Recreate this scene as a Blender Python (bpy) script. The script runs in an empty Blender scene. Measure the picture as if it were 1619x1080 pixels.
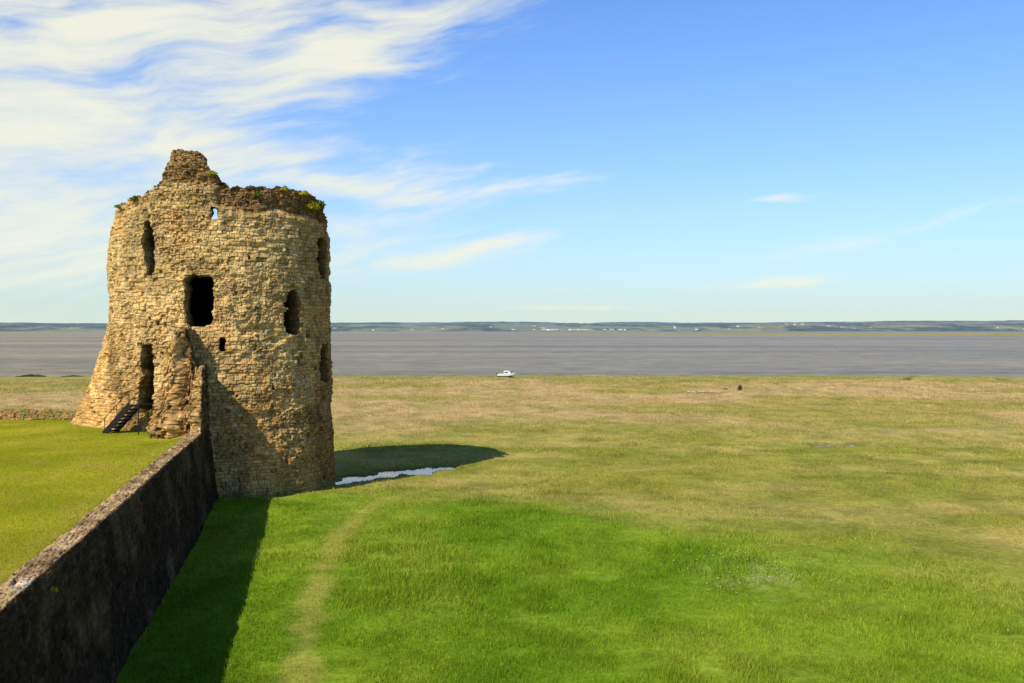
import bpy, math, random
import numpy as np
from mathutils import Vector, Matrix
random.seed(7); RNG=np.random.default_rng(11)
scene=bpy.context.scene
COL=scene.collection
# ------------------------------------------------------------------ noise
def _h(ix,iy,iz,seed):
    n=(ix*374761393+iy*668265263+iz*1274126177+seed*974634777)&0xFFFFFFFF
    n=((n^(n>>13))*1274126177)&0xFFFFFFFF
    n=((n^(n>>16))*2246822519)&0xFFFFFFFF
    return ((n^(n>>15))&0xFFFFFF)/float(0xFFFFFF)
def vnoise(x,y,z=0.0,seed=0):
    x,y,z=np.broadcast_arrays(np.asarray(x,float),np.asarray(y,float),np.asarray(z,float))
    fx,fy,fz=np.floor(x),np.floor(y),np.floor(z)
    ix,iy,iz=fx.astype(np.int64),fy.astype(np.int64),fz.astype(np.int64)
    u,v,w=x-fx,y-fy,z-fz
    u=u*u*(3-2*u);v=v*v*(3-2*v);w=w*w*(3-2*w)
    def L(dz):
        a=_h(ix,iy,iz+dz,seed)*(1-u)+_h(ix+1,iy,iz+dz,seed)*u
        b=_h(ix,iy+1,iz+dz,seed)*(1-u)+_h(ix+1,iy+1,iz+dz,seed)*u
        return a*(1-v)+b*v
    if not w.any(): return L(0)
    return L(0)*(1-w)+L(1)*w
def fbm(x,y,z=0.0,o=4,seed=0,g=0.5):
    s=0;a=1;t=0
    x=np.asarray(x,float);y=np.asarray(y,float);flat=np.ndim(z)==0;z=np.asarray(z,float)
    for k in range(o):
        s=s+a*vnoise(x,y,z,seed+k*17);t+=a;a*=g
        x=x*2.03+5.1;y=y*2.03+1.7
        if not flat: z=z*2.03+3.3
    return s/t
def ss(a,b,x):
    t=np.clip((x-a)/(b-a),0,1);return t*t*(3-2*t)
def lerp3(a,b,k): return np.asarray(a)*(1-k[...,None])+np.asarray(b)*k[...,None]
# ------------------------------------------------------------------ mesh helpers
def mesh(name,V,F,col=None,mat=None,smooth=False):
    V=np.asarray(V,np.float32);F=np.asarray(F,np.int32);k=F.shape[1]
    me=bpy.data.meshes.new(name)
    me.vertices.add(len(V));me.vertices.foreach_set("co",V.ravel())
    me.loops.add(F.size);me.loops.foreach_set("vertex_index",F.ravel())
    me.polygons.add(len(F));me.polygons.foreach_set("loop_start",np.arange(0,F.size,k,dtype=np.int32))
    try: me.polygons.foreach_set("loop_total",np.full(len(F),k,np.int32))
    except Exception: pass
    me.update(calc_edges=True)
    me.polygons.foreach_set("use_smooth",np.full(len(F),bool(smooth)))
    if col is not None:
        a=me.color_attributes.new("Col",'FLOAT_COLOR','POINT')
        c=np.ones((len(V),4),np.float32);c[:,:3]=col
        a.data.foreach_set("color",c.ravel())
    if mat: me.materials.append(mat)
    ob=bpy.data.objects.new(name,me);COL.objects.link(ob);return ob
def pymesh(name,V,F,mat=None,smooth=False):
    me=bpy.data.meshes.new(name);me.from_pydata([tuple(v) for v in V],[],F);me.update()
    if mat: me.materials.append(mat)
    for p in me.polygons:p.use_smooth=smooth
    ob=bpy.data.objects.new(name,me);COL.objects.link(ob);return ob
def grid_faces(nr,nc):
    j,i=np.meshgrid(np.arange(nr-1),np.arange(nc-1),indexing='ij')
    a=(j*nc+i).ravel()
    return np.stack([a,a+1,a+nc+1,a+nc],1)
def tag(ob,label=None,cat=None,kind=None,group=None):
    if label:ob["label"]=label
    if cat:ob["category"]=cat
    if kind:ob["kind"]=kind
    if group:ob["group"]=group
    return ob
def empty(name,loc=(0,0,0)):
    e=bpy.data.objects.new(name,None);COL.objects.link(e);e.location=loc;return e
# ------------------------------------------------------------------ materials
def newmat(name):
    m=bpy.data.materials.new(name);m.use_nodes=True
    nt=m.node_tree;b=nt.nodes["Principled BSDF"];return m,nt,b
def attr_mat(name,scale=6,lo=0.75,hi=1.25,rough=0.9,bump=0.0,bscale=20,spec=0.2,scale2=None):
    m,nt,b=newmat(name);N=nt.nodes;Lk=nt.links
    at=N.new("ShaderNodeAttribute");at.attribute_name="Col"
    geo=N.new("ShaderNodeNewGeometry")
    src=geo.outputs["Position"]
    n=N.new("ShaderNodeTexNoise");n.inputs["Scale"].default_value=scale;n.inputs["Detail"].default_value=5;n.inputs["Roughness"].default_value=0.65
    Lk.new(src,n.inputs["Vector"])
    mr=N.new("ShaderNodeMapRange");mr.inputs[1].default_value=0.3;mr.inputs[2].default_value=0.7;mr.inputs[3].default_value=lo;mr.inputs[4].default_value=hi
    Lk.new(n.outputs[0],mr.inputs[0]);f=mr.outputs[0]
    if scale2:
        n2=N.new("ShaderNodeTexNoise");n2.inputs["Scale"].default_value=scale2;n2.inputs["Detail"].default_value=3
        Lk.new(geo.outputs["Position"],n2.inputs["Vector"])
        m2=N.new("ShaderNodeMapRange");m2.inputs[1].default_value=0.3;m2.inputs[2].default_value=0.7;m2.inputs[3].default_value=0.86;m2.inputs[4].default_value=1.14
        Lk.new(n2.outputs[0],m2.inputs[0])
        mu=N.new("ShaderNodeMath");mu.operation='MULTIPLY';Lk.new(f,mu.inputs[0]);Lk.new(m2.outputs[0],mu.inputs[1]);f=mu.outputs[0]
    vm=N.new("ShaderNodeVectorMath");vm.operation='SCALE'
    Lk.new(at.outputs["Color"],vm.inputs[0]);Lk.new(f,vm.inputs["Scale"])
    Lk.new(vm.outputs[0],b.inputs["Base Color"])
    b.inputs["Roughness"].default_value=rough;b.inputs["Specular IOR Level"].default_value=spec
    if bump:
        nb=N.new("ShaderNodeTexNoise");nb.inputs["Scale"].default_value=bscale;nb.inputs["Detail"].default_value=4
        Lk.new(geo.outputs["Position"],nb.inputs["Vector"])
        bp=N.new("ShaderNodeBump");bp.inputs["Strength"].default_value=1.0;bp.inputs["Distance"].default_value=bump
        Lk.new(nb.outputs[0],bp.inputs["Height"]);Lk.new(bp.outputs[0],b.inputs["Normal"])
    return m
def leaf_mat(name,tr=.3):
    m=bpy.data.materials.new(name);m.use_nodes=True;nt=m.node_tree;N=nt.nodes;N.clear()
    o=N.new("ShaderNodeOutputMaterial");d=N.new("ShaderNodeBsdfDiffuse");t=N.new("ShaderNodeBsdfTranslucent");mx=N.new("ShaderNodeMixShader")
    at=N.new("ShaderNodeAttribute");at.attribute_name="Col"
    for s in(d,t):nt.links.new(at.outputs["Color"],s.inputs["Color"])
    mx.inputs[0].default_value=tr
    nt.links.new(d.outputs[0],mx.inputs[1]);nt.links.new(t.outputs[0],mx.inputs[2]);nt.links.new(mx.outputs[0],o.inputs[0]);return m
def plain(name,c,rough=0.6,metal=0.0,spec=0.4,var=0.15,sc=8):
    m,nt,b=newmat(name);N=nt.nodes
    n=N.new("ShaderNodeTexNoise");n.inputs["Scale"].default_value=sc;n.inputs["Detail"].default_value=5
    tc=N.new("ShaderNodeTexCoord");nt.links.new(tc.outputs["Object"],n.inputs["Vector"])
    r=N.new("ShaderNodeValToRGB");e=r.color_ramp.elements
    e[0].position=0.3;e[1].position=0.7
    e[0].color=(*[x*(1-var) for x in c],1);e[1].color=(*[min(1,x*(1+var)) for x in c],1)
    nt.links.new(n.outputs[0],r.inputs[0]);nt.links.new(r.outputs[0],b.inputs["Base Color"])
    b.inputs["Roughness"].default_value=rough;b.inputs["Metallic"].default_value=metal;b.inputs["Specular IOR Level"].default_value=spec
    return m
M_STONE=attr_mat("weathered_sandstone",8,0.68,1.28,0.95,0.03,16,0.05,scale2=1.1)
M_GROUND=attr_mat("grassland",3.2,0.70,1.26,0.95,0.05,7,0.03,scale2=0.35)
M_LAWN=attr_mat("mown_lawn",5,0.82,1.14,0.95,0.02,25,0.03,scale2=0.4)
M_BLADE=leaf_mat("grass_blades")
M_LEAF=leaf_mat("wall_leaves")
M_HILL=attr_mat("distant_land",0.02,0.75,1.25,1.0,0,1,0.0)
# ------------------------------------------------------------------ masonry
def stones(s,t,seed,h0,h1,w0,w1,warp=0.06):
    r=np.random.default_rng(seed)
    s0,t0=s,t
    s=s0+warp*1.5*(fbm(s0*1.1,t0*1.1,0,3,seed)-.5)*2
    t=t0+warp*(fbm(s0*0.8+9,t0*0.8,0,3,seed+5)-.5)*2+warp*.4*(vnoise(s0*3.3,t0*1.5,0,seed+8)-.5)*2
    tb=[t.min()-1]
    while tb[-1]<t.max()+1: tb.append(tb[-1]+r.uniform(h0,h1))
    tb=np.array(tb);ci=np.clip(np.searchsorted(tb,t)-1,0,len(tb)-2)
    e=np.minimum(t-tb[ci],tb[ci+1]-t)
    r1=np.zeros_like(s);r2=np.zeros_like(s);r3=np.zeros_like(s)
    smin,smax=s.min()-2,s.max()+2
    for c in range(ci.min(),ci.max()+1):
        m=(ci==c)
        if not m.any():continue
        w=r.uniform(w0,w1,int((smax-smin)/w0)+3);sb=smin+np.cumsum(w)-r.uniform(0,w1)
        k=np.clip(np.searchsorted(sb,s[m])-1,0,len(sb)-2)
        e[m]=np.minimum(e[m],np.minimum(s[m]-sb[k],sb[k+1]-s[m]))
        q=r.random((len(sb),3));r1[m]=q[k,0];r2[m]=q[k,1];r3[m]=q[k,2]
    return r1,r2,r3,np.maximum(e,0)
PAL=np.array([[.61,.415,.165],[.54,.36,.135],[.67,.48,.215],[.47,.305,.115],[.59,.40,.175],[.43,.285,.12],[.63,.41,.155],[.54,.39,.19]])
def stone_col(r1,r2,e,x,y,z,joint=0.5):
    i=np.clip((r1*len(PAL)).astype(int),0,len(PAL)-1)
    c=PAL[i]*(0.84+0.30*r2)[:,None]
    j=ss(0.0,0.045,e)
    c=c*(joint+(1-joint)*j)[:,None]
    f=fbm(x*.45,y*.45,z*.3,4,91)
    c=c*(0.78+0.35*ss(.3,.65,f))[:,None]
    return c
# ---- tower
XC,YC,R0=-18.0,55.0,6.6
NT,NZ=940,460
thd=np.linspace(-270,90,NT+1);zz=np.linspace(-1.3,19.1,NZ+1)
TP=np.array([[-270,15.0],[-200,14.1],[-172,14.3],[-158,14.6],[-150,15.0],[-140,15.7],[-130,16.1],[-120,16.35],[-110,16.55],[-103,16.85],[-101,17.2],[-99,17.8],[-97,18.4],[-95.3,18.8],[-84,18.75],[-80.6,18.45],[-79,17.95],[-76,17.5],[-72,17.2],[-66,17.0],[-57,16.95],[-40,17.05],[-22,17.1],[-5,16.85],[10,16.1],[40,15.6],[90,15.0]])
OPEN=[(-77.3,-73.6,15.08,15.75,8),(-111.5,-104.3,12.0,14.95,3),(-89.6,-75.6,9.15,12.0,5),(-40.5,-30,8.7,11.3,4),(-113.8,-105.0,4.4,8.2,4),
 (-73.6,-70.4,7.75,8.6,6),(-15,1,12.0,14.7,4),(-13,3,5.8,8.2,4),(-103.5,-101.5,9.22,9.48,6),(-99.5,-97.7,9.2,9.45,6),(-60,-58.6,12.9,13.1,6),(-48,-46.6,5.6,5.85,6),(-66,-64.6,5.2,5.42,6)]
def tower():
    tc=(thd[:-1]+thd[1:])/2;zc=(zz[:-1]+zz[1:])/2
    T,Z=np.meshgrid(tc,zc)
    S=np.radians(T)*R0
    top=np.interp(tc,TP[:,0],TP[:,1])
    top=top+0.34*(np.round(fbm(np.radians(tc)*R0*1.7,0*tc,0,3,3)*6)/6-.5)*1.3+0.2*(vnoise(np.radians(tc)*R0*4,0*tc,0,8)-.5)
    solid=Z<top[None,:]
    nx=(fbm(S*1.8,Z*1.8,0,4,21)-.5);nz=(fbm(S*1.8+40,Z*1.8,0,4,22)-.5)
    for (a,b,c,d,p) in OPEN:
        big=min(1,(b-a)/8);rg=5.0 if p in(3,4) else 3.2
        u=((T-(a+b)/2)+nx*rg*big)/((b-a)/2);v=((Z-(c+d)/2)+nz*.5*big)/((d-c)/2)
        solid&=~((np.abs(u)**p+np.abs(v)**p)<1)
    L=6;n1=NT+1;lay=(NZ+1)*n1
    F=[]
    j,i=np.nonzero(solid);a=j*n1+i
    F.append(np.stack([a,a+1,a+n1+1,a+n1],1))
    F.append(np.stack([a,a+n1,a+n1+1,a+1],1)+L*lay)
    d=solid[:,:-1]!=solid[:,1:];j,i=np.nonzero(d);a=j*n1+i+1
    for k in range(L):F.append(np.stack([a+k*lay,a+(k+1)*lay,a+(k+1)*lay+n1,a+k*lay+n1],1))
    d=solid[:-1,:]!=solid[1:,:];j,i=np.nonzero(d);a=(j+1)*n1+i
    for k in range(L):F.append(np.stack([a+k*lay,a+(k+1)*lay,a+(k+1)*lay+1,a+k*lay+1],1))
    F=np.concatenate(F);u,inv=np.unique(F,return_inverse=True);F=inv.reshape(-1,4)
    k=u//lay;r=u%lay;jj=r//n1;ii=r%n1
    th=thd[ii];z=zz[jj].copy();tr=np.radians(th);s=tr*R0
    cx,cy=np.cos(tr)*R0,np.sin(tr)*R0
    base=R0+0.16*ss(5,-1,z)+0.05*ss(9,4,z)
    fl=2.0*(np.clip(12-z,0,8.8)/8.6)**2.3
    gl=np.exp(-((th+172)/30)**2)
    base+=fl*gl-.28*gl*ss(6,9,z)
    base+=0.30*(fbm(cx*.35,cy*.35,z*.4,4,31)-.5)
    ztop=np.interp(th,TP[:,0],TP[:,1])
    rim=ss(-78,-72,th)*ss(25,12,th)*ss(-1.55,-1.15,z-ztop+0.7*(fbm(s*.8,z,0,3,4)-.5))
    rimL=ss(-72,-78,th)*ss(-.9,-.5,z-ztop)*ss(-104,-110,th)
    chim=ss(-104,-101,th)*ss(-74,-78,th)*ss(16.7,17.3,z)
    base-=0.30*rim+0.2*rimL+.12*chim
    r1,r2,r3,e=stones(s,z,5,.13,.26,.16,.44,.11)
    q1,q2,q3,e2=stones(s,z,6,.09,.18,.10,.27,.13)
    rough=np.clip(rim+chim*.8+rimL+ss(.47,.59,fbm(cx*.3+7,cy*.3,z*.35,3,77)),0,1)
    disp=(r3-.5)*0.10*(1-rough)+ (q3-.5)*.13*rough
    disp-=0.12*(r2<0.05)*(1-rough)+.11*(q2<.11)*rough
    jd=ss(0,.05,e)*(1-rough)+ss(0,.035,e2)*rough
    disp-=0.045*(1-jd)
    disp+=0.11*(fbm(cx*2.2,cy*2.2,z*2.8,4,33)-.5)*2
    disp-=0.06*ss(.56,.72,fbm(s*.7,z*2.2,0,3,55))
    ero=ss(.57,.71,fbm(cx*.7+3,cy*.7,z*.8,4,66));disp-=.14*ero
    Rin=np.where(z>13.9,5.6,5.35)+.1*(fbm(cx,cy,z,2,3)-.5)
    f=k/L
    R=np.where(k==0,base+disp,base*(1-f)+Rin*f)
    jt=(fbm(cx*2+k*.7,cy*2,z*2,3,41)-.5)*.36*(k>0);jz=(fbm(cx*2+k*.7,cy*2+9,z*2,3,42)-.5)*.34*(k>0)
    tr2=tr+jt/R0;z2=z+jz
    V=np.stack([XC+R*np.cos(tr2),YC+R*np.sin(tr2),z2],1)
    c=stone_col(np.where(rough>.5,q1,r1),r2,np.where(rough>.5,e2*1.4,e),V[:,0],V[:,1],z,.68)
    c=lerp3(c,c*np.array([.46,.40,.38]),rim*.95)
    c=lerp3(c,c*np.array([.64,.58,.54]),chim)
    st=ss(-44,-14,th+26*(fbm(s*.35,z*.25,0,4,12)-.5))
    c=lerp3(c,c*np.array([.54,.47,.41]),st*.8)  # right edge: uneven darkening, its shade painted into the stone colour
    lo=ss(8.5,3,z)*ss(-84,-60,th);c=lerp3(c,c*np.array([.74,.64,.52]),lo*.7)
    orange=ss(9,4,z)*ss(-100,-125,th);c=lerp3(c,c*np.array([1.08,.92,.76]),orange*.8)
    red=ss(.58,.7,fbm(s*.6,z*.6,0,3,81));c=lerp3(c,c*np.array([1.0,.84,.72]),red*.55)
    dark=ss(.55,.73,fbm(s*1.1,z*.8,0,5,82));c=lerp3(c,c*.62,dark)
    pale=ss(.60,.75,fbm(s*.8+30,z*.9,0,4,83));c=lerp3(c,c*np.array([1.1,1.14,1.25]),pale*.6)
    moss=ss(1.0,-.6,z+1.2*(fbm(s,z,0,3,13)-.5));c=lerp3(c,np.array([.13,.14,.04])*np.ones_like(c),moss*.5)
    c=np.where((k>0)[:,None],c*(.85-.74*f**.7)[:,None],c)  # openings and inner wall: shade painted in, darker with depth
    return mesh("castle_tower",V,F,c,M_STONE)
T=tower()
tag(T,"ruined round sandstone castle tower with crumbling top and window holes","castle tower")
def disc(name,r,z0,z1,mat,n=40):
    V=[];F=[]
    for z in(z0,z1):
        for i in range(n):
            a=2*math.pi*i/n;rr=r*(1+.004*math.sin(i*5.3));V.append((XC+rr*math.cos(a),YC+rr*math.sin(a),z))
    F=[list(range(n))[::-1],[n+i for i in range(n)]]+[(i,(i+1)%n,n+(i+1)%n,n+i) for i in range(n)]
    return pymesh(name,V,F,mat)
M_SUNBLOCK=plain("sun_block_dark",(.05,.038,.025),.95,0,.1,.3,3)  # dark material for the added sun-blocking discs
disc("sun_block_top",5.72,14.7,14.98,M_SUNBLOCK).parent=T  # unseen slab added to keep sunlight out of the hollow tower
disc("floor",5.5,11.95,12.1,M_SUNBLOCK).parent=T  # made-up disc, stops sun from the upper slit reaching the window below
disc("floor",5.5,8.7,8.85,M_SUNBLOCK).parent=T  # second made-up disc, keeps the main window's interior dark
# ---- generic masonry strip
def strip(name,path,prof,ds,dt,seed,colf,amp=1.0,st=(.15,.34,.22,.7),topjag=0.0,mat=None):
    path=np.array(path,float);prof=np.array(prof,float)
    seg=np.hypot(*(np.diff(path,axis=0).T));cl=np.r_[0,np.cumsum(seg)];Ls=cl[-1]
    s=np.linspace(0,Ls,int(Ls/ds)+1)
    px=np.interp(s,cl,path[:,0]);py=np.interp(s,cl,path[:,1])
    tx,ty=np.gradient(px,s),np.gradient(py,s);tl=np.hypot(tx,ty);tx/=tl;ty/=tl
    nx,ny=ty,-tx
    ps=np.hypot(*(np.diff(prof,axis=0).T));pc=np.r_[0,np.cumsum(ps)];Lt=pc[-1]
    t=np.linspace(0,Lt,int(Lt/dt)+1)
    po=np.interp(t,pc,prof[:,0]);pz=np.interp(t,pc,prof[:,1])
    to,tz=np.gradient(po,t),np.gradient(pz,t)
    no,nz=tz,-to;nl=np.hypot(no,nz)+1e-6;no/=nl;nz/=nl
    Sg,Tg=np.meshgrid(s,t)
    Sf,Tf=Sg.ravel(),Tg.ravel();idx=np.tile(np.arange(len(s)),len(t));jt=np.repeat(np.arange(len(t)),len(s))
    r1,r2,r3,e=stones(Sf,Tf,seed,*st)
    d=amp*((r3-.5)*.10-.05*(1-ss(0,.04,e))-.08*(r2<.06)+.10*(fbm(Sf*1.3,Tf*1.3,0,4,seed)-.5)+.06*(fbm(Sf*6,Tf*6,0,3,seed+1)-.5))
    o=po[jt]+d*no[jt];z=pz[jt]+d*nz[jt]
    if topjag:
        zt=pz.max();z+=ss(zt-1.0,zt,pz[jt])*topjag*(fbm(Sf*.9,0*Sf,0,4,seed+9)-.5)*2
    X=px[idx]+nx[idx]*o;Y=py[idx]+ny[idx]*o
    V=np.stack([X,Y,z],1)
    c=colf(r1,r2,r3,e,X,Y,z,po[jt],Sf,Tf,no[jt])
    return mesh(name,V,grid_faces(len(t),len(s)),c,mat or M_STONE)
def wl(y): return -9.65-0.2187*(y-16.7)
def ccol(r1,r2,r3,e,X,Y,Z,o,S,Tt,no):
    c=stone_col(r1,r2,e,X,Y,Z,.8)*.9
    g=(c.mean(1))[:,None]
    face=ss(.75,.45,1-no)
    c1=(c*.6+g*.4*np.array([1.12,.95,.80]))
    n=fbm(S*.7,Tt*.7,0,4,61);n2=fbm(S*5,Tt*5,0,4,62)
    outer=c1*(.07+.13*ss(.4,.75,n))[:,None]*np.array([1.05,.87,.74])  # outer face: dark lichen tone, with its shade deepened in the colour
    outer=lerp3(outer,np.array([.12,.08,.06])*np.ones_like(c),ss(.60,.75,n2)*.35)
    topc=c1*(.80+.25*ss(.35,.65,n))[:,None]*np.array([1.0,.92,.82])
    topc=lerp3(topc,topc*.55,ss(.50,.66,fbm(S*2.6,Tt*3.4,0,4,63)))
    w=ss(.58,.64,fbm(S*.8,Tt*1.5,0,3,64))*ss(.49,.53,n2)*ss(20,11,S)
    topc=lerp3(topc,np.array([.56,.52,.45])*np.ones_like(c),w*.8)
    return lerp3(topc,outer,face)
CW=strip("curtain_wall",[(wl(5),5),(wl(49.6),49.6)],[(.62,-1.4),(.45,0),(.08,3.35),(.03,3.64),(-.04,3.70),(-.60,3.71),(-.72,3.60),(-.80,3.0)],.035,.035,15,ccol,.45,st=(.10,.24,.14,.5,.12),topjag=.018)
tag(CW,"long lichened, shade-darkened stone curtain wall with pale lichened top","castle wall")
def bcol(r1,r2,r3,e,X,Y,Z,o,S,Tt,no):
    c=stone_col(r1,r2,e,X,Y,Z,.7)*np.array([.80,.75,.74])
    n=fbm(S*1.2,Tt*1.2,0,4,71);c=c*(.55+.5*ss(.3,.7,n))[:,None]
    return lerp3(c,[.20,.20,.04],ss(.5,.62,fbm(S*1.7,Tt*1.7,0,4,72))*.7)
BW=strip("ruined_low_wall",[(-48,54.4),(-36,54.9),(-30,55.0),(-26.5,55.3),(-23.5,56)],[(.35,3.0),(.1,3.65),(-.15,3.88),(-1.0,3.9),(-1.15,3.8),(-1.3,-1.4)],.05,.05,18,bcol,1.0,st=(.09,.2,.12,.4,.14),topjag=.22)
tag(BW,"low broken rubble wall remains edging the castle lawn","stone wall")
# ---- broken wall remains: rubble buttress and thin fin
def pier(name,ztop,zk,xl,xr,yf,seed,amp,tone,fin=False):
    zs=np.arange(-1.2,ztop,.045);ncap=22
    nphi=320;ph=np.linspace(0,2*math.pi,nphi+1)
    XL=np.interp(zs,zk,xl);XR=np.interp(zs,zk,xr);YF=np.interp(zs,zk,yf);YB=np.full_like(zs,50.3)
    rows=[];pw=.22 if fin else .36
    for q in range(len(zs)+ncap):
        i=min(q,len(zs)-1);sh=1-max(0,q-len(zs)+1)/ncap
        cx,cy=(XL[i]+XR[i])/2,(YF[i]+YB[i])/2;a,b=(XR[i]-XL[i])/2*sh,(YB[i]-YF[i])/2*sh
        c,s=np.cos(ph),np.sin(ph)
        x=cx+a*np.sign(c)*np.abs(c)**pw;y=cy+b*np.sign(s)*np.abs(s)**pw
        if fin: x=x-.2187*(y-45.5)
        else: x=x-.2187*(y-45.5)*np.clip(c,0,1)**.5
        rows.append(np.stack([x,y,np.full_like(x,zs[i]+.1*(1-sh)),c*sh,s*sh,np.full_like(x,zs[i]+(1-sh)*1.2)],1))
    A=np.concatenate(rows);x,y,z,nx,ny,t=A.T
    S=np.tile(np.r_[0,np.cumsum(np.hypot(np.diff(rows[60][:,0]),np.diff(rows[60][:,1])))],len(rows))
    r1,r2,r3,e=stones(S,t,seed,.10,.22,.11,.30,.15)
    front=ss(-.2,-.7,ny)
    d=amp*((r3-.5)*.24-.05*(1-ss(0,.04,e))-.18*(r2<.13)+1.15*(fbm(x*1.3,y*1.3,z*1.3,5,19,.6)-.5)*np.where(nx>.75,.3,1))
    if not fin:
        d-=front*1.0*np.exp(-((x+17.3)/.34)**2-((z-7.8)/.6)**2)
        d-=front*.55*np.exp(-((x+16.9)/.3)**2-((z-5.8)/.8)**2)
        d-=front*.45*np.exp(-((x+18.2)/.35)**2-((z-4.9)/.5)**2)
        d+=front*.25*np.exp(-((x+17.6)/.5)**2-((z-4.2)/.8)**2)
    V=np.stack([x+nx*d,y+ny*d,z+(z>ztop-1.2)*(fbm(x*3,y*3,0,3,8)-.5)*.45],1)
    c=stone_col(r1,r2,e,x,y,z,.6)*np.array(tone)
    c=lerp3(c,c*.58,ss(.50,.68,fbm(x*1.4,y*1.4,z*1.4,4,44)))
    c=lerp3(c,c*.34,ss(.3,.7,nx))  # right-hand side darkened: shade painted in by facing direction
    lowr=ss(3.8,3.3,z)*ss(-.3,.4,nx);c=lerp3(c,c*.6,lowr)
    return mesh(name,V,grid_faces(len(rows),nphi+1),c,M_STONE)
zk=[-1.2,3.3,5,5.8,6.6,7.2,7.8,8.6,9.1]
SB=pier("broken_wall_stub",9.0,zk,[-18.95,-18.95,-18.75,-18.5,-18.3,-18.2,-18.1,-17.9,-17.7],[-16.3,-16.3,-16.3,-16.3,-16.35,-16.5,-16.75,-16.95,-17.1],[45.5,45.5,45.7,45.9,46.1,46.3,46.5,46.8,47.1],28,1.0,[.92,.84,.78])
SB.parent=T
FN=pier("wall_fin",6.95,[-1.2,3.4,5,6.2,6.95],[-16.6,-16.6,-16.55,-16.5,-16.45],[-16.1,-15.96,-15.95,-15.98,-16.05],[45.3,45.3,45.4,45.8,46.5],38,.55,[.86,.78,.70],True)
FN.parent=T
# ------------------------------------------------------------------ terrain
PUD=np.array([[-11.4,57.6],[-10.2,59.3],[-9.0,61.0],[-7.6,62.2],[-6.8,61.8],[-5.3,63.4]])
PUD2=np.array([[26.6,76.0],[28.0,76.6],[29.3,76.3]])
PATH=np.array([[-4.3,14],[-5.3,20],[-5.75,24],[-7.1,31.3],[-7.9,39.6],[-7.7,46],[-6.8,51],[-5.0,54.5],[-2,57.5]])
def pdist(x,y,P):
    d=np.full(x.shape,1e9)
    for a,b in zip(P[:-1],P[1:]):
        v=b-a;t=np.clip(((x-a[0])*v[0]+(y-a[1])*v[1])/(v@v),0,1)
        d=np.minimum(d,np.hypot(x-a[0]-t*v[0],y-a[1]-t*v[1]))
    return d
def lushmask(x,y):
    r=np.hypot(x+12,y-15)+7*(fbm(x*.12,y*.12,0,4,5)-.5)+5*(fbm(x*.7,y*.7,0,3,15)-.5)
    return ss(41.5,31,r)
def puddist(x,y): return np.minimum(pdist(x,y,PUD)-.15,pdist(x,y,PUD2)+.2)+2.1*(fbm(x*.9,y*.9,0,4,9)-.5)
def edge_y(x): return 192+14*(fbm(x*.03,0*x,0,3,2)-.5)+3*(fbm(x*.3,0*x,0,2,3)-.5)
def creek(x,y):
    n=fbm(x*.035,y*.02,0,3,14);return ss(.022,.006,np.abs(n-.47))*ss(112,125,y)*ss(20,30,x)
def gz(x,y):
    r=np.hypot(x+12,y-15);k=ss(31,46,r)
    z=-.45*(1-k)-1.0*k
    z=z+.28*np.exp(-((x+17)**2+(y-48)**2)/22)
    z=z+.20*(fbm(x*.35,y*.35,0,3,6)-.5)
    z=z+k*ss(60,75,r)*.38*(fbm(x*.55,y*.35,0,4,7)-.5)
    dp=puddist(x,y);near=ss(4,2.4,dp)
    z=z*(1-near)+np.maximum(z,-.96)*near;z=z-.3*ss(1.1,.6,dp)
    z=z-.6*creek(x,y)
    sh=ss(0,5,y-edge_y(x));z=z*(1-sh)-3.2*sh
    return z
def gcol(x,y):
    l=lushmask(x,y)
    n1=fbm(x*.25,y*.25,0,4,101);n2=fbm(x*1.1,y*1.1,0,3,102);n3=fbm(x*.045,y*.07,0,4,103);n4=fbm(x*.12,y*.3,0,4,104);n5=fbm(x*.16,y*.16,0,4,105);n6=fbm(x*.45,y*.3,0,4,106)
    lush=lerp3([.135,.245,.012],[.205,.315,.020],ss(.3,.7,n1))
    lush=lerp3(lush,[.26,.32,.03],ss(.48,.70,n5)*.6)
    lush=lerp3(lush,lush*.70,ss(.53,.70,n2)*.5)
    mn=lerp3([.28,.285,.045],[.39,.345,.085],ss(.35,.62,n4))
    far=lerp3([.37,.315,.085],[.50,.37,.16],ss(.38,.58,n3))
    k=ss(66,115,y+30*(n3-.5));m=mn*(1-k)[:,None]+far*k[:,None]
    m=lerp3(m,[.25,.27,.05],ss(.52,.68,n5)*.3)
    m=lerp3(m,m*np.array([1.2,1.07,1.25]),ss(.52,.66,n6)*.5)
    m=lerp3(m,m*np.array([.68,.72,.66]),ss(.47,.34,n6)*.45)
    g2=ss(165,188,y);m=lerp3(m,[.25,.27,.06],g2*.6)
    m=lerp3(m,m*.70,ss(.52,.68,n2)*.5)
    c=m*(1-l)[:,None]+lush*l[:,None]
    pd=pdist(x,y,PATH)+.55*(fbm(x*1.0,y*1.0,0,4,8)-.5)*2
    pf=ss(.85,-.05,pd)*ss(57,50,y);c=lerp3(c,[.38,.345,.08],pf*.58)
    fp=np.exp(-((x-9.2)/1.6)**2-((y-34)/2.2)**2)*ss(.42,.62,fbm(x*1.5,y*1.5,0,3,16));c=lerp3(c,[.40,.42,.16],fp*.4)
    dp=puddist(x,y);c=lerp3(c,[.13,.125,.045],ss(1.7,1.0,dp)*.6)
    c=lerp3(c,[.10,.075,.04],creek(x,y)*.85)
    c=lerp3(c,[.13,.10,.075],ss(0,2,y-edge_y(x)))
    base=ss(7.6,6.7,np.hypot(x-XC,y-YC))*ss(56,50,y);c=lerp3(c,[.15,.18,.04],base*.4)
    return c
rad=[6.0]
while rad[-1]<215: rad.append(rad[-1]*1.0045)
while rad[-1]<12000: rad.append(rad[-1]*1.035)
rad=np.array(rad);ang=np.radians(np.linspace(-62,62,640))
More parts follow.
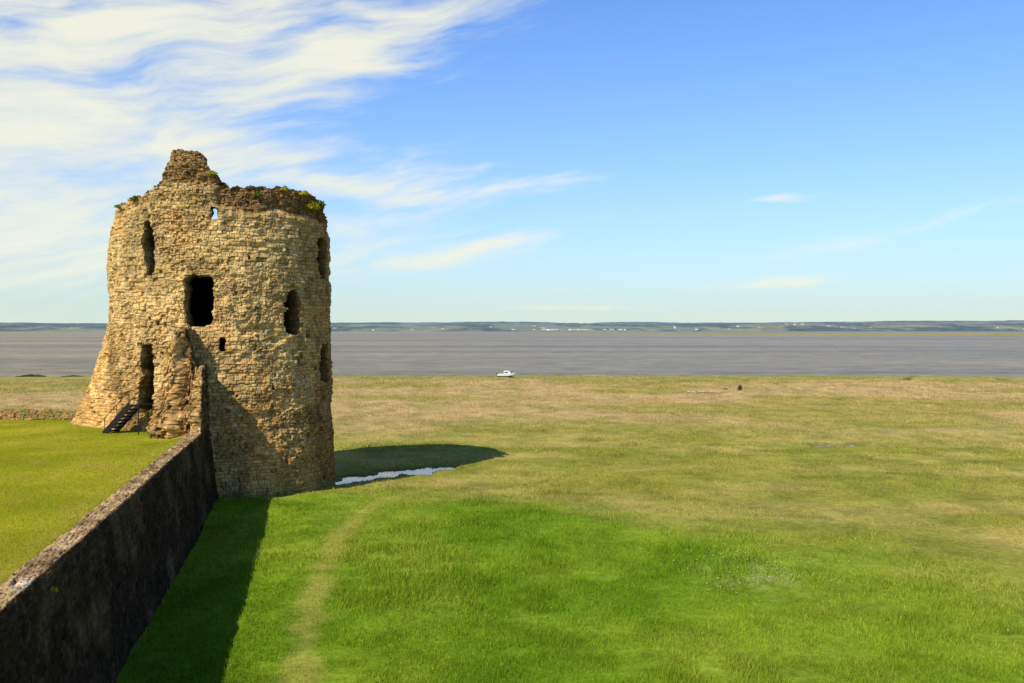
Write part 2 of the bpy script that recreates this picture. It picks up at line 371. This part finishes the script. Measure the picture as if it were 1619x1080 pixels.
Rg,Ag=np.meshgrid(rad,ang,indexing='ij');gx=(Rg*np.sin(Ag)).ravel();gy=(Rg*np.cos(Ag)).ravel()
G=mesh("ground",np.stack([gx,gy,gz(gx,gy)],1),grid_faces(len(rad),len(ang))[:,::-1],gcol(gx,gy),M_GROUND,True)
tag(G,kind="structure")
ys=np.arange(3,56,.3);us=np.linspace(0,1,220)
Yg,Ug=np.meshgrid(ys,us,indexing='ij');Xr=wl(Yg)-.68;Xg=Xr-(1-Ug)**1.5*55
Xf,Yf=Xg.ravel(),Yg.ravel()
def lawnz(x,y): return 3.38+.07*(fbm(x*.3,y*.3,0,3,31)-.5)+.16*ss(1.2,0,wl(y)-.68-x)
lz=lawnz(Xf,Yf)
lc=lerp3([.26,.28,.012],[.36,.34,.022],ss(.3,.7,fbm(Xf*.35,Yf*.35,0,4,32)))
lc=lerp3(lc,[.40,.27,.06],ss(.56,.75,fbm(Xf*.8,Yf*.8,0,4,33))*.55)
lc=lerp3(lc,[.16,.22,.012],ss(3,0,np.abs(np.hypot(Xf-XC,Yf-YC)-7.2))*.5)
lc=lerp3(lc,[.36,.30,.06],ss(1.6,.2,wl(Yf)-.72-Xf)*.5)
LW=mesh("lawn_ground",np.stack([Xf,Yf,lz],1),grid_faces(len(ys),len(us)),lc,M_LAWN,True);tag(LW,kind="structure")
# ------------------------------------------------------------------ grass
def blades(name,x,y,z,h,w,c,lean=.45):
    n=len(x);a=RNG.uniform(0,2*np.pi,n);b=RNG.uniform(0,2*np.pi,n);l=h*RNG.uniform(.1,lean*2,n)
    dx,dy=np.cos(a)*w/2,np.sin(a)*w/2
    P=np.empty((n,3,3));P[:,0]=np.stack([x-dx,y-dy,z-.02],1);P[:,1]=np.stack([x+dx,y+dy,z-.02],1)
    P[:,2]=np.stack([x+np.cos(b)*l,y+np.sin(b)*l,z+h],1)
    C=np.repeat(c,3,0)
    return mesh(name,P.reshape(-1,3),np.arange(n*3).reshape(-1,3),C,M_BLADE)
def okground(x,y):
    m=(x>wl(y)+.55)|(y>49)
    m&=np.hypot(x-XC,y-YC)>6.85
    m&=~((x<-17)&(y<60))
    m&=puddist(x,y)>1.1
    m&=creek(x,y)<.4
    return m
n=540000
a=RNG.uniform(-.60,.60,n);r=20*(62/20)**RNG.random(n);x=r*np.sin(a);y=r*np.cos(a)
l=lushmask(x,y);pd=pdist(x,y,PATH)+.6*(fbm(x*1.0,y*1.0,0,4,8)-.5)
clump=fbm(x*.9,y*.9,0,3,202)
keep=okground(x,y)&(l>RNG.random(n)*.95)&(clump>RNG.uniform(.2,.5,n))
x,y,l,pd,clump,r=[q[keep] for q in(x,y,l,pd,clump,r)];n=len(x)
tall=ss(.45,.7,fbm(x*.22,y*.22,0,3,203))
h=(.06+.18*RNG.random(n)*(.4+clump))*(.6+.8*tall)*(.45+.55*ss(.1,.9,pd))*(.4+.6*l);w=.019*(r/28)*RNG.uniform(.7,1.5,n)
c=gcol(x,y)*RNG.uniform(.8,1.65,(n,1));y1=RNG.random(n)<.18;c[y1]=c[y1]*np.array([1.5,1.12,1.6])
GL=blades("meadow_grass",x,y,gz(x,y),h,w,np.clip(c,0,.8));tag(GL,"lush green meadow grass below the castle wall","grass","stuff")
n=340000
a=RNG.uniform(-.60,.60,n);r=40*(196/40)**RNG.random(n);x=r*np.sin(a);y=r*np.cos(a)
cl=fbm(x*.4,y*.25,0,3,204)
keep=okground(x,y)&(lushmask(x,y)<RNG.random(n))&(y<edge_y(x)-.5)&(cl>RNG.uniform(.25,.6,n))
x,y,r,cl=[q[keep] for q in(x,y,r,cl)];n=len(x)
h=(.05+.14*RNG.random(n))*(.5+cl)*(1+.5*ss(80,160,y));w=.035*(r/60)*RNG.uniform(.7,1.6,n)
c=gcol(x,y)*RNG.uniform(.75,1.55,(n,1));y1=RNG.random(n)<.2;c[y1]=c[y1]*np.array([1.25,1.08,1.4])
GM=blades("marsh_grass",x,y,gz(x,y),h,w,np.clip(c,0,.8),.6);tag(GM,"olive and straw coloured salt marsh grass","grass","stuff")
n=150000
y=14*(56/14)**RNG.random(n);x=wl(y)-.64-RNG.random(n)**1.3*(y*.42);keep=(x>-34)&(np.hypot(x-XC,y-YC)>6.9)
keep&=~((x>-19)&(y>45.0));x,y=x[keep],y[keep];n=len(x)
c=lerp3([.23,.27,.012],[.38,.36,.03],RNG.random(n))*RNG.uniform(.8,1.3,(n,1))
edge=ss(.25,0,wl(y)-.64-x)
LB=blades("lawn_grass",x,y,lawnz(x,y),.03+.03*RNG.random(n)+.12*edge*RNG.random(n),.012*y/20,c,.6);tag(LB,"short mown lawn inside the castle wall","grass","stuff")
# wild flowers
fl=[(9.5,33,1.6,1.0,190),(8.6,36,1.8,1.0,110),(10.6,35.2,1.2,.8,60),(7.5,31.6,.5,.4,30),(1.1,40.5,.6,.4,35),(-2,42.5,2.0,.8,60),(8.5,29.5,2.5,3,20),(15,30,4,6,25),(-1.5,33,6,7,15)]
P=[];C=[]
for cx,cy,sx,sy,k in fl:
    for _ in range(k):
        x=cx+RNG.normal()*sx*.7;y=cy+RNG.normal()*sy*.7;z=float(gz(np.array([x]),np.array([y]))[0])+RNG.uniform(.12,.27);s=RNG.uniform(.014,.03)
        t=RNG.uniform(0,3.1);u=np.array([math.cos(t),math.sin(t),RNG.uniform(-.3,.3)])*s;v=np.array([-math.sin(t),math.cos(t),RNG.uniform(-.6,.6)])*s;p=np.array([x,y,z])
        P+=[p-u,p-v,p+u,p+v];C+=[[.66,.66,.5]]*4
WF=mesh("wildflowers",np.array(P),np.arange(len(P)).reshape(-1,4),np.array(C),M_BLADE);tag(WF,"small white wildflowers scattered through green grass","flowers","stuff")
# ------------------------------------------------------------------ plants
def plant(loc,size,col,n,label,flat=.7,name="wall_plant",group="plants rooted in the masonry",leaf=(.05,.095),sc=(1,1)):
    P=[];C=[]
    for _ in range(n):
        d=RNG.normal(size=3);d/=np.linalg.norm(d);rr=RNG.random()**.9
        p=d*rr*size*(.88+.12*math.sin(d[0]*4+size));p[2]=abs(p[2])*flat;p[0]*=sc[0];p[1]*=sc[1]
        u=RNG.normal(size=3);u/=np.linalg.norm(u);v=np.cross(u,RNG.normal(size=3));v/=np.linalg.norm(v);s=RNG.uniform(*leaf)
        P+=[p-u*s,p-v*s*.6,p+u*s,p+v*s*.6];C+=[np.array(col)*RNG.uniform(.5,1.4)]*4
    o=mesh(name,np.array(P),np.arange(len(P)).reshape(-1,4),np.array(C),M_LEAF);o.location=loc
    return tag(o,label,"plant",group=group)
def tp(th,z,r=R0-.1):
    t=math.radians(th);return (XC+r*math.cos(t),YC+r*math.sin(t),z)
YG=(.46,.40,.03);GG=(.16,.20,.03)
plant(tp(-20,16.2),.62,YG,460,"yellow flowering plant on the crumbling tower rim")
plant(tp(-12,16.5),.5,GG,300,"green shrub sprouting from tower rim")
plant(tp(-27,16.9),.38,YG,220,"yellow flowering plant on the crumbling tower rim")
plant(tp(-55,16.5),.36,GG,200,"small green tuft hanging on tower rim")
plant(tp(-76,17.5),.32,YG,170,"yellow tuft beside the chimney like masonry")
plant(tp(-40,17.0),.3,YG,140,"small yellow tuft on tower rim")
plant(tp(-117,16.2),.3,GG,140,"small green tuft hanging on tower rim")
plant(tp(-131,15.9),.22,GG,90,"small green tuft hanging on tower rim")
plant((wl(19.4)+.12,19.4,3.25),.13,(.5,.42,.03),80,"small yellow flowering plant on dark wall face",leaf=(.03,.05))
MG="bushes on the salt marsh"
def mz(x,y): return float(gz(np.array([float(x)]),np.array([float(y)]))[0])
plant((37.6,146,mz(37.6,146)-.1),.62,(.11,.075,.04),420,"dark brown scrubby clump standing on the marsh",1.9,"marsh_bush",MG,(.08,.16),(.8,.8))
plant((35.4,147,mz(35.4,147)-.1),.4,(.14,.11,.04),160,"low brown scrubby clump on the marsh",.7,"marsh_bush",MG,(.08,.14),(1.5,1))
plant((-102,188,mz(-102,188)-.1),1.0,(.11,.14,.05),900,"low dark green scrub along the marsh shore",.6,"marsh_bush",MG,(.14,.27),(4.5,1.2))
plant((-93,187.5,mz(-93,187.5)-.1),.8,(.11,.14,.05),600,"low dark green scrub along the marsh shore",.5,"marsh_bush",MG,(.14,.24),(4,1.2))
# ------------------------------------------------------------------ metal staircase
M_IRON=plain("black_iron",(.02,.02,.022),.5,.6,.4,.3,20)
ST=empty("metal_staircase",(-21.95,48.22,3.36));tag(ST,"black metal staircase with handrails leading to tower doorway","staircase")
ax=Vector((.955,-.295,0));ay=Vector((.295,.955,0))
def boxv(c,ex,ey,ez,hx,hy,hz):
    return [tuple(Vector(c)+ex*sx*hx+ey*sy*hy+ez*sz*hz) for sz in(-1,1) for sx,sy in((-1,-1),(1,-1),(1,1),(-1,1))]
BF=[(3,2,1,0),(4,5,6,7),(0,1,5,4),(1,2,6,5),(2,3,7,6),(3,0,4,7)]
def boxes(name,L,mat,parent):
    V=[];F=[]
    for b in L:
        o=len(V);V+=b;F+=[tuple(i+o for i in f) for f in BF]
    ob=pymesh(name,V,F,mat);ob.parent=parent;return ob
UP=Vector((0,0,1));run,rise=1.72,1.6;sl=Vector((ax*run+UP*rise));sl.normalize();sn=sl.cross(ay);
Ltot=math.hypot(run,rise)
for sgn in(-1,1):
    off=ay*sgn*.42
    boxes("stringer",[boxv(off+sl*Ltot/2,sl,ay,sn,Ltot/2,.025,.14)],M_IRON,ST)
    rails=[boxv(off+sl*Ltot/2+UP*.8,sl,ay,sn,Ltot/2,.013,.015)]
    for q in(.03,.5,.97): rails.append(boxv(off+sl*Ltot*q+UP*.4,ax,ay,UP,.013,.013,.4))
    boxes("handrail",rails,M_IRON,ST)
for i in range(8):
    q=(i+.5)/8;boxes("step",[boxv(ax*run*q+UP*rise*(i+.6)/8,ax,ay,UP,.14,.4,.035)],M_IRON,ST)
boxes("landing",[boxv(ax*(run+.27)+ay*.2+UP*(rise-.02),ax,ay,UP,.28,.62,.03)]+[boxv(ax*(run+.5)+ay*s+UP*(rise/2-.03),ax,ay,UP,.02,.02,rise/2) for s in(-.38,.38)],M_IRON,ST)
# ------------------------------------------------------------------ boat
M_WHITE=plain("white_gelcoat",(.72,.72,.70),.35,0,.5,.05,3);M_GLASS=plain("dark_glass",(.03,.04,.05),.1,0,.6,.1,2);M_NAVY=plain("dark_antifouling",(.05,.07,.16),.6,0,.3,.2,3);M_RED=plain("rust_red",(.25,.10,.06),.6,0,.3,.2,3);M_BUOY=plain("weathered_buoy",(.45,.38,.30),.7,0,.2,.2,3)
BT=empty("motor_boat",(-1.2,185.5,-.97));BT.rotation_euler=(0.03,0,math.radians(-8));BT.scale=(.88,.88,.9);tag(BT,"small white cabin cruiser stranded at the marsh edge","boat")
def hull():
    st=[-2.1,-1.6,-.8,0,.8,1.4,1.85,2.15];hw=[.78,.85,.9,.9,.78,.55,.28,.03];sh=[.72,.72,.73,.76,.84,.92,1.0,1.05];kz=[.08,.02,0,0,.03,.15,.35,.7]
    V=[];F=[]
    for x,w,s,k in zip(st,hw,sh,kz):
        V+=[(x,-w,s),(x,-w*.86,k+.28*(s-k)+.08),(x,0,k),(x,w*.86,k+.28*(s-k)+.08),(x,w,s),(x,w*.9,s-.02),(x,-w*.9,s-.02)]
    for i in range(len(st)-1):
        for j in range(7):
            a=i*7+j;b=i*7+(j+1)%7;F.append((a,b,b+7,a+7))
    F.append(tuple(range(7))[::-1]);F.append(tuple(7*(len(st)-1)+j for j in range(7)))
    return pymesh("hull",V,F,M_WHITE)
hl=hull();hl.parent=BT;hl.data.materials.append(M_NAVY)
for p in hl.data.polygons:
    if p.center.z<.3:p.material_index=1
def taper(name,x0,x1,w,z0,z1,fx0,fx1,fw,mat,par):
    V=[(x0,-w,z0),(x1,-w*.9,z0),(x1,w*.9,z0),(x0,w,z0),(x0+fx0,-w*fw,z1),(x1-fx1,-w*fw*.9,z1),(x1-fx1,w*fw*.9,z1),(x0+fx0,w*fw,z1)]
    o=pymesh(name,V,BF,mat);b=o.modifiers.new("bevel",'BEVEL');b.width=.03;b.segments=2;o.parent=par;return o
cb=taper("cabin",-.5,1.35,.66,.76,1.38,.05,.55,.85,M_WHITE,BT)
taper("roof",-.6,.85,.62,1.385,1.45,.0,.05,.95,M_WHITE,BT)
for s in(-1,1):
    boxes("window",[boxv(Vector((.1,s*.615,1.1)),Vector((1,0,0)),Vector((0,1,0)),UP,.42,.02,.13)],M_GLASS,BT)
boxes("windscreen",[boxv(Vector((1.07,0,1.12)),Vector((.66,0,-.75)),Vector((0,1,0)),Vector((.75,0,.66)),.2,.48,.03)],M_GLASS,BT)
boxes("outboard_motor",[boxv(Vector((-2.25,0,.85)),Vector((1,0,0)),Vector((0,1,0)),UP,.14,.14,.2),boxv(Vector((-2.25,0,.4)),Vector((1,0,0)),Vector((0,1,0)),UP,.05,.04,.3)],M_GLASS,BT)
boxes("bow_rail",[boxv(Vector((1.55,s*.4,1.15)),Vector((.86,-s*.5,0)),Vector((s*.5,.86,0)),UP,.5,.015,.015) for s in(-1,1)]+[boxv(Vector((1.2,s*.58,1.0)),Vector((1,0,0)),Vector((0,1,0)),UP,.015,.015,.15) for s in(-1,1)],M_IRON,BT)
def lathe(name,prof,mat,n=16):
    V=[];F=[]
    for r,z in prof:
        for i in range(n):
            a=2*math.pi*i/n;V.append((r*math.cos(a),r*math.sin(a),z))
    for k in range(len(prof)-1):
        for i in range(n):F.append((k*n+i,k*n+(i+1)%n,(k+1)*n+(i+1)%n,(k+1)*n+i))
    F.append(tuple(range(n))[::-1]);F.append(tuple((len(prof)-1)*n+i for i in range(n)))
    return pymesh(name,V,F,mat,True)
BY=empty("channel_buoy",(160,438,-1.7));BY.scale=(.5,.5,.6);tag(BY,"pale channel buoy floating on the estuary","buoy")
o=lathe("float",[(.2,-.3),(.8,-.1),(.85,.3),(.5,.55),(.15,.6)],M_BUOY);o.parent=BY
o=lathe("topmark",[(.07,.6),(.07,1.3),(.25,1.35),(.22,1.7),(.02,1.8)],M_RED);o.parent=BY
M_WOOD=plain("bleached_wood",(.40,.34,.24),.9,0,.1,.3,4)
def drift(x,y,L,rot,r,label):
    V=[];F=[];n=8;K=12
    for k in range(K):
        f=k/(K-1);rr=r*(1-.6*f)*(1+.15*math.sin(k*2.1));cy=.15*math.sin(f*4+L)
        for i in range(n):
            a=2*math.pi*i/n;V.append(((f-.5)*L,cy+rr*math.cos(a),rr*math.sin(a)*.9+.08*math.sin(f*5)))
    for k in range(K-1):
        for i in range(n):F.append((k*n+i,k*n+(i+1)%n,(k+1)*n+(i+1)%n,(k+1)*n+i))
    F+= [tuple(range(n)),tuple((K-1)*n+i for i in range(n))]
    o=pymesh("driftwood_log",V,F,M_WOOD,True)
    o.location=(x,y,mz(x,y)+r+.08);o.rotation_euler=(0,0,rot)
    tag(o,label,"driftwood",group="driftwood on the marsh")
drift(30.5,137,4.2,.15,.21,"long bleached driftwood log lying on the marsh")
drift(28.2,138,1.8,-.4,.15,"short bleached driftwood piece lying on the marsh")
# ------------------------------------------------------------------ water
def water_mat(name,base,rough,bs,bd,stretch):
    m,nt,b=newmat(name);N=nt.nodes;Lk=nt.links
    geo=N.new("ShaderNodeNewGeometry");mp=N.new("ShaderNodeMapping");mp.inputs["Scale"].default_value=stretch;Lk.new(geo.outputs["Position"],mp.inputs[0])
    n=N.new("ShaderNodeTexNoise");n.inputs["Scale"].default_value=bs;n.inputs["Detail"].default_value=7;n.inputs["Roughness"].default_value=.7;Lk.new(mp.outputs[0],n.inputs["Vector"])
    n2=N.new("ShaderNodeTexNoise");n2.inputs["Scale"].default_value=.010;n2.inputs["Detail"].default_value=5
    mp2=N.new("ShaderNodeMapping");mp2.inputs["Scale"].default_value=(.15,1,1);Lk.new(geo.outputs["Position"],mp2.inputs[0]);Lk.new(mp2.outputs[0],n2.inputs["Vector"])
    r=N.new("ShaderNodeValToRGB");r.color_ramp.elements[0].position=.38;r.color_ramp.elements[1].position=.62
    r.color_ramp.elements[0].color=(base[0]*.70,base[1]*.80,base[2]*1.05,1);r.color_ramp.elements[1].color=(*[q*1.22 for q in base],1)
    Lk.new(n2.outputs[0],r.inputs[0])
    mr=N.new("ShaderNodeMapRange");mr.inputs[1].default_value=.35;mr.inputs[2].default_value=.7;mr.inputs[3].default_value=.5;mr.inputs[4].default_value=1.6;Lk.new(n.outputs[0],mr.inputs[0])
    vm=N.new("ShaderNodeVectorMath");vm.operation='SCALE';Lk.new(r.outputs[0],vm.inputs[0]);Lk.new(mr.outputs[0],vm.inputs["Scale"])
    Lk.new(vm.outputs[0],b.inputs["Base Color"]);b.inputs["Roughness"].default_value=rough;b.inputs["IOR"].default_value=1.33
    bp=N.new("ShaderNodeBump");bp.inputs["Distance"].default_value=bd;Lk.new(n.outputs[0],bp.inputs["Height"]);Lk.new(bp.outputs[0],b.inputs["Normal"])
    b.inputs["Specular IOR Level"].default_value=.2
    return m
WM=water_mat("estuary_water",(.295,.235,.135),.4,.35,1.0,(.3,1,1))
W=pymesh("water",[(-9000,170,-1.65),(9000,170,-1.65),(9000,9000,-1.65),(-9000,9000,-1.65)],[(0,1,2,3)],WM);tag(W,kind="structure")
PMt,nt,b=newmat("puddle_water");b.inputs["Base Color"].default_value=(.10,.10,.09,1);b.inputs["Roughness"].default_value=.02;b.inputs["Specular IOR Level"].default_value=1.0;b.inputs["IOR"].default_value=2.6
n=nt.nodes.new("ShaderNodeTexNoise");n.inputs["Scale"].default_value=3;bp=nt.nodes.new("ShaderNodeBump");bp.inputs["Distance"].default_value=.003;nt.links.new(n.outputs[0],bp.inputs["Height"]);nt.links.new(bp.outputs[0],b.inputs["Normal"])
p1=pymesh("puddle_water",[(-13,55.6,-1.045),(-3.2,55.6,-1.045),(-3.2,66.1,-1.045),(-13,66.1,-1.045)],[(0,1,2,3)],PMt);tag(p1,kind="structure")
p2=pymesh("puddle_water",[(25.2,74.6,-1.045),(30.8,74.6,-1.045),(30.8,78,-1.045),(25.2,78,-1.045)],[(0,1,2,3)],PMt);tag(p2,kind="structure")
# sandbank
xs=np.linspace(60,3500,160);ys=np.linspace(0,1,30)
X,U=np.meshgrid(xs,ys);wd=(ss(60,900,X)*900+40)*(1+.3*(fbm(X*.004,0*X,0,3,5)-.5));Y=1900+(U-.4)*wd
Z=-2.0+1.4*np.sin(np.pi*U)**.5
c=lerp3([.36,.30,.15],[.30,.31,.10],fbm(X.ravel()*.01,Y.ravel()*.01,0,3,6))
SBk=mesh("sandbank_terrain",np.stack([X.ravel(),Y.ravel(),Z.ravel()],1),grid_faces(30,160),c,M_HILL,True);tag(SBk,kind="structure")
# hills
xs=np.linspace(-6500,7500,900);ys=np.linspace(4800,8500,70);X,Y=np.meshgrid(xs,ys);X=X.ravel();Y=Y.ravel()
def hill0(X,Y):
    k=ss(4850,6800,Y)
    return -2.5+6*ss(4800,4900,Y)+k*(32+38*fbm(X*.0009,Y*.0006,0,4,51)+10*ss(500,3500,X)-12*ss(0,-3500,X))
H=hill0(X,Y)+ss(4880,5000,Y)*9*(fbm(X*.012,Y*.012,0,3,52)-.3)
tree=ss(.42,.52,fbm(X*.004,Y*.0022,0,4,53));H+=tree*10*(Y>4880)
c=lerp3([.21,.26,.22],[.105,.15,.175],tree);c=lerp3(c,[.30,.31,.22],(ss(.60,.66,fbm(X*.005,Y*.003,0,2,54))*.5))
c=lerp3(c,[.19,.26,.35],ss(5000,7500,Y)*.65)  # distance haze painted into the land colour, bluer farther back
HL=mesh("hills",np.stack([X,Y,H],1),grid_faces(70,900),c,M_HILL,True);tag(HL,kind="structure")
def house_mesh(w,d,h,mw,mr):
    me=bpy.data.meshes.new("distant_house")
    V=[(-w,-d,0),(w,-d,0),(w,d,0),(-w,d,0),(-w,-d,h),(w,-d,h),(w,d,h),(-w,d,h),(-w,0,h*1.55),(w,0,h*1.55)]
    F=[(0,1,5,4),(1,2,6,5),(2,3,7,6),(3,0,4,7),(4,5,9,8),(6,7,8,9),(5,6,9),(7,4,8)]
    me.from_pydata(V,[],F);me.materials.append(mw);me.materials.append(mr)
    me.polygons[4].material_index=1;me.polygons[5].material_index=1;return me
MW=plain("house_render",(.66,.66,.66),.8);MC=plain("house_cream",(.42,.40,.37),.8);MR=plain("slate_roof",(.22,.22,.25),.8)
HM=[house_mesh(8,6,5.5,MW,MR),house_mesh(11,7,6,MC,MR),house_mesh(5,5,5,MW,MR)]
rr=random.Random(4)
for i in range(150):
    if i<80: x=rr.gauss(180,340);y=rr.uniform(4880,5000)
    elif i<130: x=rr.uniform(900,3000);y=rr.uniform(4950,6300)
    else: x=rr.uniform(-3200,300);y=rr.uniform(4950,5900)
    m=HM[rr.choice([0,1,1,2])];o=bpy.data.objects.new("distant_house",m);COL.objects.link(o)
    hzv=float(hill0(np.array([x]),np.array([y]))[0])
    o.location=(x,y,hzv+(3 if y>5000 else 1));o.rotation_euler=(0,0,rr.uniform(-.5,.5));s=rr.uniform(.7,1.2);o.scale=(s,s,s)
    tag(o,"small pale house on the far shore of the estuary","house",group="houses along the far shore")
# ------------------------------------------------------------------ world
world=bpy.data.worlds.new("World");scene.world=world;world.use_nodes=True
nt=world.node_tree;N=nt.nodes;N.clear();Lk=nt.links
out=N.new("ShaderNodeOutputWorld");bg=N.new("ShaderNodeBackground");Lk.new(bg.outputs[0],out.inputs[0]);bg.inputs[1].default_value=.14
sky=N.new("ShaderNodeTexSky");sky.sky_type='NISHITA';sky.sun_disc=False
EL=41.0;_a=math.atan2(.835,.55);sdx,sdy=-math.cos(_a),-math.sin(_a)
sky.sun_elevation=math.radians(EL);sky.sun_rotation=math.atan2(sdx,sdy)%(2*math.pi);sky.air_density=1.0;sky.dust_density=1.0;sky.ozone_density=1.5
tn=N.new("ShaderNodeVectorMath");tn.operation='MULTIPLY';tn.inputs[1].default_value=(.64,1.0,1.50);Lk.new(sky.outputs[0],tn.inputs[0])
tc=N.new("ShaderNodeTexCoord");sp=N.new("ShaderNodeSeparateXYZ");Lk.new(tc.outputs["Generated"],sp.inputs[0])
def Mt(op,a,b=None,c=None,cl=False):
    m=N.new("ShaderNodeMath");m.operation=op;m.use_clamp=cl
    for i,v in enumerate((a,b,c)):
        if v is None:continue
        if isinstance(v,(int,float)):m.inputs[i].default_value=v
        else:Lk.new(v,m.inputs[i])
    return m.outputs[0]
x,y,z=sp.outputs
az=Mt('ARCTAN2',x,y);hh=Mt('SQRT',Mt('ADD',Mt('MULTIPLY',x,x),Mt('MULTIPLY',y,y)));te=Mt('DIVIDE',z,Mt('MAXIMUM',hh,.02))
def combine(a,b,c=0.0):
    q=N.new("ShaderNodeCombineXYZ")
    for i,v in enumerate((a,b,c)):
        if isinstance(v,(int,float)):q.inputs[i].default_value=v
        else:Lk.new(v,q.inputs[i])
    return q.outputs[0]
def wn(vec,scale,det=6,rough=.6,dist=0):
    n=N.new("ShaderNodeTexNoise");n.inputs["Scale"].default_value=scale;n.inputs["Detail"].default_value=det;n.inputs["Roughness"].default_value=rough;n.inputs["Distortion"].default_value=dist
    Lk.new(vec,n.inputs["Vector"]);return n.outputs[0]
base=combine(az,te)
w1=Mt('MULTIPLY',Mt('SUBTRACT',wn(base,6,2,.5),.5),.12);w2=Mt('MULTIPLY',Mt('SUBTRACT',wn(combine(az,te,7.3),6,2,.5),.5),.05)
aw=Mt('ADD',az,w1);tw=Mt('ADD',te,w2)
azs=Mt('ADD',az,Mt('MULTIPLY',w1,.4));tes=Mt('ADD',te,Mt('MULTIPLY',w2,.35))
BL=[(-28,.29,.24,.085,8,1.0),(-13,.335,.22,.045,15,.92),(-19,.265,.17,.045,14,.75),(-29,.10,.18,.085,0,1.0),(-24,.17,.15,.035,4,.75),(-15.2,.176,.09,.018,5,.76),(-5.7,.178,.07,.018,5,.66),(1.4,.163,.10,.010,9,.84),
 (16.1,.139,.045,.006,4,1.0),(-1.2,.093,.12,.011,13,.80),(-8.5,.121,.09,.020,6,.68),(-9.7,.155,.08,.011,-4,.68),(3.5,.0245,.08,.004,0,1.1),(26,.115,.16,.010,12,.7),(-9,.078,.14,.020,8,.62),(10,.045,.25,.006,2,.5)]
tot=None
for a,t,sx,sy,rot,st in BL:
    ca,sa=math.cos(math.radians(rot)),math.sin(math.radians(rot))
    big=sy>.024
    da=Mt('SUBTRACT',aw if big else azs,math.radians(a));dt=Mt('SUBTRACT',tw if big else (te if sy<.005 else tes),t)
    u=Mt('ADD',Mt('MULTIPLY',da,ca/sx),Mt('MULTIPLY',dt,sa/sx));v=Mt('SUBTRACT',Mt('MULTIPLY',dt,ca/sy),Mt('MULTIPLY',da,sa/sy))
    g=Mt('MULTIPLY',Mt('EXPONENT',Mt('MULTIPLY',Mt('ADD',Mt('MULTIPLY',u,u),Mt('MULTIPLY',v,v)),-.8)),st)
    tot=g if tot is None else Mt('ADD',tot,g)
rc,rs=math.cos(math.radians(12)),math.sin(math.radians(12))
pu=Mt('ADD',Mt('MULTIPLY',aw,rc),Mt('MULTIPLY',tw,rs));pv=Mt('SUBTRACT',Mt('MULTIPLY',tw,rc),Mt('MULTIPLY',aw,rs))
n1=wn(combine(Mt('MULTIPLY',pu,4.5),Mt('MULTIPLY',pv,21)),1.0,7,.58,.2);n2=wn(combine(Mt('MULTIPLY',pu,11),Mt('MULTIPLY',pv,65),3.1),1.0,5,.6)
nn=Mt('ADD',Mt('ADD',Mt('MULTIPLY',n1,2.0),Mt('MULTIPLY',n2,.75)),-.875)
cm=N.new("ShaderNodeMapRange");cm.interpolation_type='SMOOTHSTEP';cm.inputs[1].default_value=.58;cm.inputs[2].default_value=1.50
Lk.new(Mt('ADD',nn,Mt('MULTIPLY',Mt('MINIMUM',tot,1.15),.64)),cm.inputs[0])
def mixc(f,a,b):
    m=N.new("ShaderNodeMix");m.data_type='RGBA'
    if isinstance(f,(int,float)):m.inputs[0].default_value=f
    else:Lk.new(f,m.inputs[0])
    for i,v in((6,a),(7,b)):
        if isinstance(v,tuple):m.inputs[i].default_value=v
        else:Lk.new(v,m.inputs[i])
    return m.outputs[2]
hz_=Mt('MULTIPLY',Mt('EXPONENT',Mt('MULTIPLY',Mt('MAXIMUM',te,0.0),-8.5)),.93)
c0=mixc(hz_,tn.outputs[0],(5.3,6.1,5.35,1))
ccl=mixc(Mt('MULTIPLY',n1,.9,None,True),(6.1,6.3,5.6,1),(7.0,6.7,5.1,1))
cf=Mt('MULTIPLY',Mt('MULTIPLY',cm.outputs[0],.93),Mt('MULTIPLY',tot,3.0,None,True))
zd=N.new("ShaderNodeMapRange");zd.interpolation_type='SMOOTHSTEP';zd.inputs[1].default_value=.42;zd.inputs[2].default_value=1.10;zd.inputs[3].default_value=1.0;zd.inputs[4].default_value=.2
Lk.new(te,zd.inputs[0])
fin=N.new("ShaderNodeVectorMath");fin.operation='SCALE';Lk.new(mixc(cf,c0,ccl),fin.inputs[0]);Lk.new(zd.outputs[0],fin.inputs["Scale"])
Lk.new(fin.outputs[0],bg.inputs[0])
# ------------------------------------------------------------------ sun, camera
sl_=bpy.data.lights.new("sun",'SUN');sl_.energy=5.0;sl_.angle=math.radians(.5);sl_.color=(1,.90,.70)
so=bpy.data.objects.new("sun",sl_);COL.objects.link(so)
ce=math.cos(math.radians(EL));so.rotation_euler=Vector((-sdx*ce,-sdy*ce,-math.sin(math.radians(EL)))).to_track_quat('-Z','Y').to_euler();so.location=(-30,-40,60)
cam=bpy.data.cameras.new("camera");cam.sensor_width=36;cam.lens=1400/1619*36;cam.clip_end=30000;cam.clip_start=.1
co=bpy.data.objects.new("camera",cam);COL.objects.link(co);co.location=(0,0,9);co.rotation_euler=(math.radians(90-.78),0,0);scene.camera=co
scene.view_settings.view_transform='Standard';scene.view_settings.look='None';scene.view_settings.exposure=0
